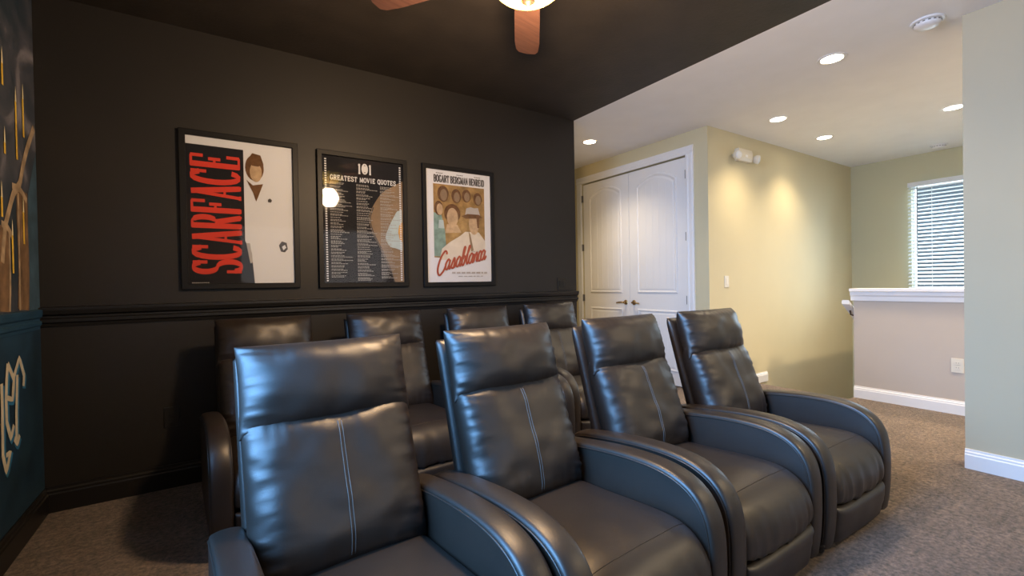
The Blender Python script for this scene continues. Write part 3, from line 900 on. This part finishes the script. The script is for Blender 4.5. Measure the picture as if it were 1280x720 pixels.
# ------------------------------------------------------------------ ceiling fan
FX, FY = 1.06, 1.465
root = thing('ceiling_fan', 'wood bladed ceiling fan with glowing amber bowl on the black ceiling', 'ceiling fan', (FX, FY, H))
bm = bmesh.new(); lathe(bm, [(0, 0), (.075, 0), (.07, -.03), (.03, -.06), (0, -.06)], 28); link('canopy', bm, M['bronze'], root, smooth=True)
bm = bmesh.new(); lathe(bm, [(0, -.05), (.014, -.05), (.014, -.17), (0, -.17)], 14); link('downrod', bm, M['bronze'], root, smooth=True)
bm = bmesh.new(); lathe(bm, [(0, -.16), (.05, -.16), (.105, -.185), (.125, -.22), (.125, -.27), (.10, -.30), (.075, -.325), (.075, -.345), (.10, -.355), (0, -.355)], 32); link('motor_housing', bm, M['bronze'], root, smooth=True)
for k in range(5):
    a = math.radians(55 + 72 * k)
    mt = Matrix.Rotation(a, 4, 'Z') @ Matrix.Translation((0, 0, -.292)) @ Matrix.Rotation(math.radians(11), 4, 'X')
    bm = bmesh.new()
    out = [(.17, -.050), (.22, -.056), (.40, -.062), (.62, -.066), (.695, -.060), (.722, -.045), (.732, 0)]
    out = out + [(x, -y) for x, y in out[-2::-1]]
    T = [bm.verts.new((x, y, .004)) for x, y in out]; Bq = [bm.verts.new((x, y, -.004)) for x, y in out]
    bm.faces.new(T); bm.faces.new(Bq[::-1])
    for i in range(len(out)):
        bm.faces.new((T[i], Bq[i], Bq[(i + 1) % len(out)], T[(i + 1) % len(out)]))
    rot_bm(bm, mt); bl = link('blade', bm, M['blade'], root)
    bm = bmesh.new()
    box(bm, .09, .20, -.016, .016, .004, .012); box(bm, .18, .25, -.038, .038, .004, .010)
    rot_bm(bm, mt); link('blade_bracket', bm, M['bronze'], bl, bevel=.002)
bm = bmesh.new()
gp = [(.152 * math.cos(math.radians(t)), -.365 - .090 * math.sin(math.radians(t))) for t in range(0, 91, 6)]
lathe(bm, [(.0, -.356), (.10, -.356), (.15, -.358)] + gp[:-1] + [(0, -.455)], 36); link('light_bowl', bm, M['globe'], root, smooth=True)
bm = bmesh.new(); lathe(bm, [(0, -.451), (.026, -.451), (.028, -.457), (.014, -.467), (.008, -.475), (0, -.480)], 18); link('finial', bm, M['bronze'], root, smooth=True)

# ------------------------------------------------------------------ recessed lights
def downlight(x, y, label):
    t = thing('recessed_light', label, 'ceiling light', (x, y, H), 0, 'recessed lights in the white ceiling')
    bm = bmesh.new(); lathe(bm, [(.066, .0), (.092, .0), (.090, -.005), (.070, -.006), (.066, -.0)], 32)
    link('trim_ring', bm, M['white'], t, smooth=False)
    bm = bmesh.new(); lathe(bm, [(0, -.001), (.068, -.001), (.064, -.0042), (0, -.0042)], 28)
    link('lamp_lens', bm, M['lamp_glow'], t)
    L = bpy.data.lights.new('downlight', 'SPOT'); L.energy = LAMP; L.color = (1.0, .80, .54); L.spot_size = math.radians(118); L.spot_blend = 1.0; L.shadow_soft_size = .07
    o = bpy.data.objects.new('downlight', L); COL.objects.link(o); o.location = (x, y, H - .03)
LAMP = 46
downlight(3.73, 1.463, 'recessed ceiling light nearest the round smoke detector')
downlight(4.666, 2.30, 'recessed ceiling light beside the twin-headed emergency light')
downlight(5.73, 2.33, 'recessed ceiling light above the stair opening by the cream wall')
downlight(3.54, 3.77, 'recessed ceiling light in front of the white double doors')
downlight(5.80, 1.285, 'recessed ceiling light half hidden by the corner of the near beige wall')

# smoke detector, far detector, vent
def detector(x, y, r, label):
    t = thing('smoke_detector', label, 'smoke detector', (x, y, H))
    bm = bmesh.new(); lathe(bm, [(0, 0), (r, 0), (r * 1.0, -.008), (r * .95, -.012), (0, -.012)], 32); link('mounting_plate', bm, M['white'], t, bevel=.001)
    bm = bmesh.new(); lathe(bm, [(0, -.012), (r * .78, -.012), (r * .80, -.024), (r * .70, -.036), (r * .35, -.042), (0, -.042)], 32); b = link('sensor_cap', bm, M['white'], t, smooth=True)
    bm = bmesh.new()
    for k in range(16):
        a = 2 * PI * k / 16
        mt = Matrix.Rotation(a, 4, 'Z') @ Matrix.Translation((r * .80, 0, -.019))
        b2 = bmesh.new(); box(b2, -.003, .001, -.006, .006, -.003, .003); rot_bm(b2, mt)
        me = bpy.data.meshes.new('tmp'); b2.to_mesh(me); b2.free(); bm.from_mesh(me); bpy.data.meshes.remove(me)
    link('vent_slots', bm, M['steel'], b)
detector(3.700, .935, .083, 'round white smoke detector on the white ceiling near the camera')
detector(7.30, 1.75, .08, 'small round detector on the white ceiling close to the far window wall')
t = thing('ceiling_vent', 'white louvred air vent on the ceiling beside the near beige wall', 'vent', (3.99, .50, H))
bm = bmesh.new()
for a in ((-.16, .16, -.11, -.09), (-.16, .16, .09, .11), (-.16, -.14, -.09, .09), (.14, .16, -.09, .09)): box(bm, a[0], a[1], a[2], a[3], -.008, 0)
link('frame', bm, M['white'], t)
bm = bmesh.new()
for k in range(8): box(bm, -.14, .14, -.08 + .0225 * k, -.07 + .0225 * k, -.006, -.001)
link('louvres', bm, M['steel'], t)

# ------------------------------------------------------------------ emergency light on the cream wall
t = thing('emergency_wall_lamp', 'white twin-headed emergency light high on the cream wall', 'emergency light', (4.83, YY, 2.50))
bm = bmesh.new(); extrude_profile(bm, [(0, -.055), (.045, -.055), (.06, -.02), (.06, .03), (.05, .075), (0, .075)], (-.13, 0, 0), (.13, 0, 0), (0, -1, 0)); link('housing', bm, M['plate'], t, bevel=.006)
bm = bmesh.new(); box(bm, -.02, .02, -.0625, -.059, -.012, .012); link('test_panel', bm, M['white'], t)
for s in (-1, 1):
    bm = bmesh.new()
    lathe(bm, [(0, 0), (.030, 0), (.046, .03), (.050, .055), (.048, .062), (0, .062)], 20)
    rot_bm(bm, Matrix.Translation((s * .18, -.03, -.005)) @ Matrix.Rotation(s * .3, 4, 'Z') @ Matrix.Rotation(PI / 2 + .25, 4, 'X'))
    hd = link('lamp_head', bm, M['plate'], t, smooth=False, bevel=.002)
    bm = bmesh.new(); lathe(bm, [(0, .0615), (.042, .0615), (.030, .069), (0, .072)], 20)
    rot_bm(bm, Matrix.Translation((s * .18, -.03, -.005)) @ Matrix.Rotation(s * .3, 4, 'Z') @ Matrix.Rotation(PI / 2 + .25, 4, 'X'))
    link('lens', bm, M['slat'], hd, smooth=True)
    bm = bmesh.new(); tube(bm, [(s * .12, -.03, 0), (s * .17, -.03, -.005)], .014, 10); link('swivel', bm, M['plate'], hd)

# ------------------------------------------------------------------ switches and outlets
def plate(name, label, cat, loc, rz, w, h, m, kind):
    """built facing local -y"""
    t = thing(name, label, cat, loc, rz)
    link('cover_plate', boxbm(-w / 2, w / 2, -.006, 0, -h / 2, h / 2), m, t, bevel=.002)
    if kind == 'switch':
        n = 2 if w > .1 else 1
        for i in range(n):
            x = (i - (n - 1) / 2) * .046
            link('rocker', boxbm(x - .016, x + .016, -.0095, -.006, -.033, .033), m, t, bevel=.0015)
    else:
        for z in (-.02, .02):
            r = link('receptacle', boxbm(-.017, .017, -.0085, -.006, z - .014, z + .014), m, t, bevel=.003)
            bm = bmesh.new(); box(bm, -.008, -.006, -.0092, -.0083, z - .002, z + .008); box(bm, .006, .008, -.0092, -.0083, z - .002, z + .008)
            link('slots', bm, M['plastic_black'], r)
plate('light_switch', 'black light switch plate at the end of the poster wall', 'light switch', (2.774, YB, 1.157), 0, .118, .118, M['trim_black'], 'switch')
plate('power_outlet', 'black power outlet low on the black wall behind the back row', 'outlet', (-.226, YB, .416), 0, .075, .118, M['trim_black'], 'outlet')
plate('light_switch', 'ivory light switch on the cream wall beside the double doors', 'light switch', (4.519, YY, 1.15), 0, .078, .12, M['plate'], 'switch')
plate('power_outlet', 'ivory power outlet on the beige half wall', 'outlet', (XH, 1.145, .412), -PI / 2, .08, .12, M['plate'], 'outlet')

# ------------------------------------------------------------------ window blind on the far wall
t = thing('window_blind', 'white slatted blind lowered over the far window', 'blind', (XF - .02, (FY0 + FY1) / 2, FZ0))
hw = (FY1 - FY0) / 2 + .02
link('headrail', boxbm(-.055, .0, -hw, hw, FZ1 - FZ0 - .02, FZ1 - FZ0 + .04), M['slat'], t, bevel=.004)
bm = bmesh.new()
n = 29
for i in range(n):
    z = .05 + i * (FZ1 - FZ0 - .09) / (n - 1)
    pr_ = []
    for s in range(5):
        q = -1 + s / 2
        pr_.append((-.028 + q * .022, z + q * .0105 + .003 * (1 - q * q)))
    A = [(x, zz) for x, zz in pr_] + [(x, zz - .0025) for x, zz in pr_[::-1]]
    extrude_profile(bm, A, (0, -hw, 0), (0, hw, 0), (1, 0, 0))
link('slats', bm, M['slat'], t)
link('bottom_rail', boxbm(-.05, -.006, -hw, hw, .0, .022), M['slat'], t, bevel=.003)
bm = bmesh.new(); tube(bm, [(-.062, hw - .10, FZ1 - FZ0 - .02), (-.064, hw - .10, .50)], .0045, 8); link('tilt_wand', bm, M['steel'], t)
bm = bmesh.new(); tube(bm, [(-.056, hw - .24, FZ1 - FZ0 - .02), (-.056, hw - .24, .02)], .0025, 6); link('ladder_cord', bm, M['slat'], t)

# stair handrail behind the half wall
t = thing('stair_handrail', 'white stair handrail end showing past the half wall against the cream wall', 'handrail', (XH, 1.93, .93))
bm = bmesh.new(); extrude_profile(bm, [(-.03, -.02), (.03, -.02), (.034, .0), (.028, .02), (-.028, .02), (-.034, 0)], (-.06, .0, 0), (2.0, 0, -1.3), (0, 1, 0)); link('rail', bm, M['white'], t)
for k in (0, 1):
    bm = bmesh.new(); x = .04 + 1.2 * k
    tube(bm, [(x, 0, -.02 - .65 * (x + .06)), (x, -.005, -.06 - .65 * (x + .06)), (x, -.045, -.075 - .65 * (x + .06))], .008, 8); link('bracket', bm, M['bronze'], t)

# ------------------------------------------------------------------ lights
def area(name, loc, direction, sx, sy, energy, col):
    L = bpy.data.lights.new(name, 'AREA'); L.shape = 'RECTANGLE'; L.size = sx; L.size_y = sy; L.energy = energy; L.color = col
    o = bpy.data.objects.new(name, L); COL.objects.link(o); o.location = loc
    o.rotation_euler = Vector(direction).to_track_quat('-Z', 'Z').to_euler()
    return o
wl = area('window_daylight', (XL - .02, (WY0 + WY1) / 2, (WZ0 + WZ1) / 2), (1, .06, -.38), 2.4, 1.3, 58, (.20, .50, 1.0))
wl.data.spread = math.radians(105)
for p in ((3.35, -.9), (4.8, .15), (5.9, .1), (4.8, -1.3)):  # unseen spots without fixtures, added to brighten hall and ceiling
    L = bpy.data.lights.new('hall_fill_spot', 'SPOT'); L.energy = 98; L.color = (1.0, .78, .50); L.spot_size = math.radians(150); L.spot_blend = .8; L.shadow_soft_size = .08
    o = bpy.data.objects.new('hall_fill_spot', L); COL.objects.link(o); o.location = (*p, H - .03)
L = bpy.data.lights.new('fan_bulb', 'POINT'); L.energy = 60; L.color = (1.0, .69, .42); L.shadow_soft_size = .10
o = bpy.data.objects.new('fan_bulb', L); COL.objects.link(o); o.location = (FX, FY, H - .60)
area('front_fill_light', (1.7, YBK + .03, 1.5), (0, 1, -.05), 2.6, 1.5, 9, (.95, .96, 1.0))  # added fill at the made-up window behind the camera
area('far_window_daylight', (XF + .35, (FY0 + FY1) / 2, (FZ0 + FZ1) / 2), (-1, 0, -.1), 1.3, 1.6, 66, (.62, .82, 1.0))

w = bpy.data.worlds.new('World'); sc.world = w; w.use_nodes = True
bg = w.node_tree.nodes['Background']
bg.inputs[0].default_value = (.50, .72, .92, 1)
bg.inputs[1].default_value = .14

# ------------------------------------------------------------------ camera
cam = bpy.data.cameras.new('Camera')
cam.sensor_width = 36; cam.lens = 567.93 / 1280 * 36; cam.clip_start = .02
co = bpy.data.objects.new('Camera', cam); COL.objects.link(co)
CAMR = ((0.836335, 0.020257, -0.547844), (-0.547930, -0.001473, -0.836523), (-0.017753, 0.999794, 0.009868))
m = Matrix(CAMR).to_4x4(); m.translation = (0, 0, 1.17)
co.matrix_world = m
sc.camera = co

sc.view_settings.view_transform = 'Standard'
sc.view_settings.look = 'None'
sc.view_settings.exposure = 1.0
sc.view_settings.gamma = 1.0
sc.view_settings.use_curve_mapping = False
sc.cycles.use_denoising = True
sc.cycles.max_bounces = 8
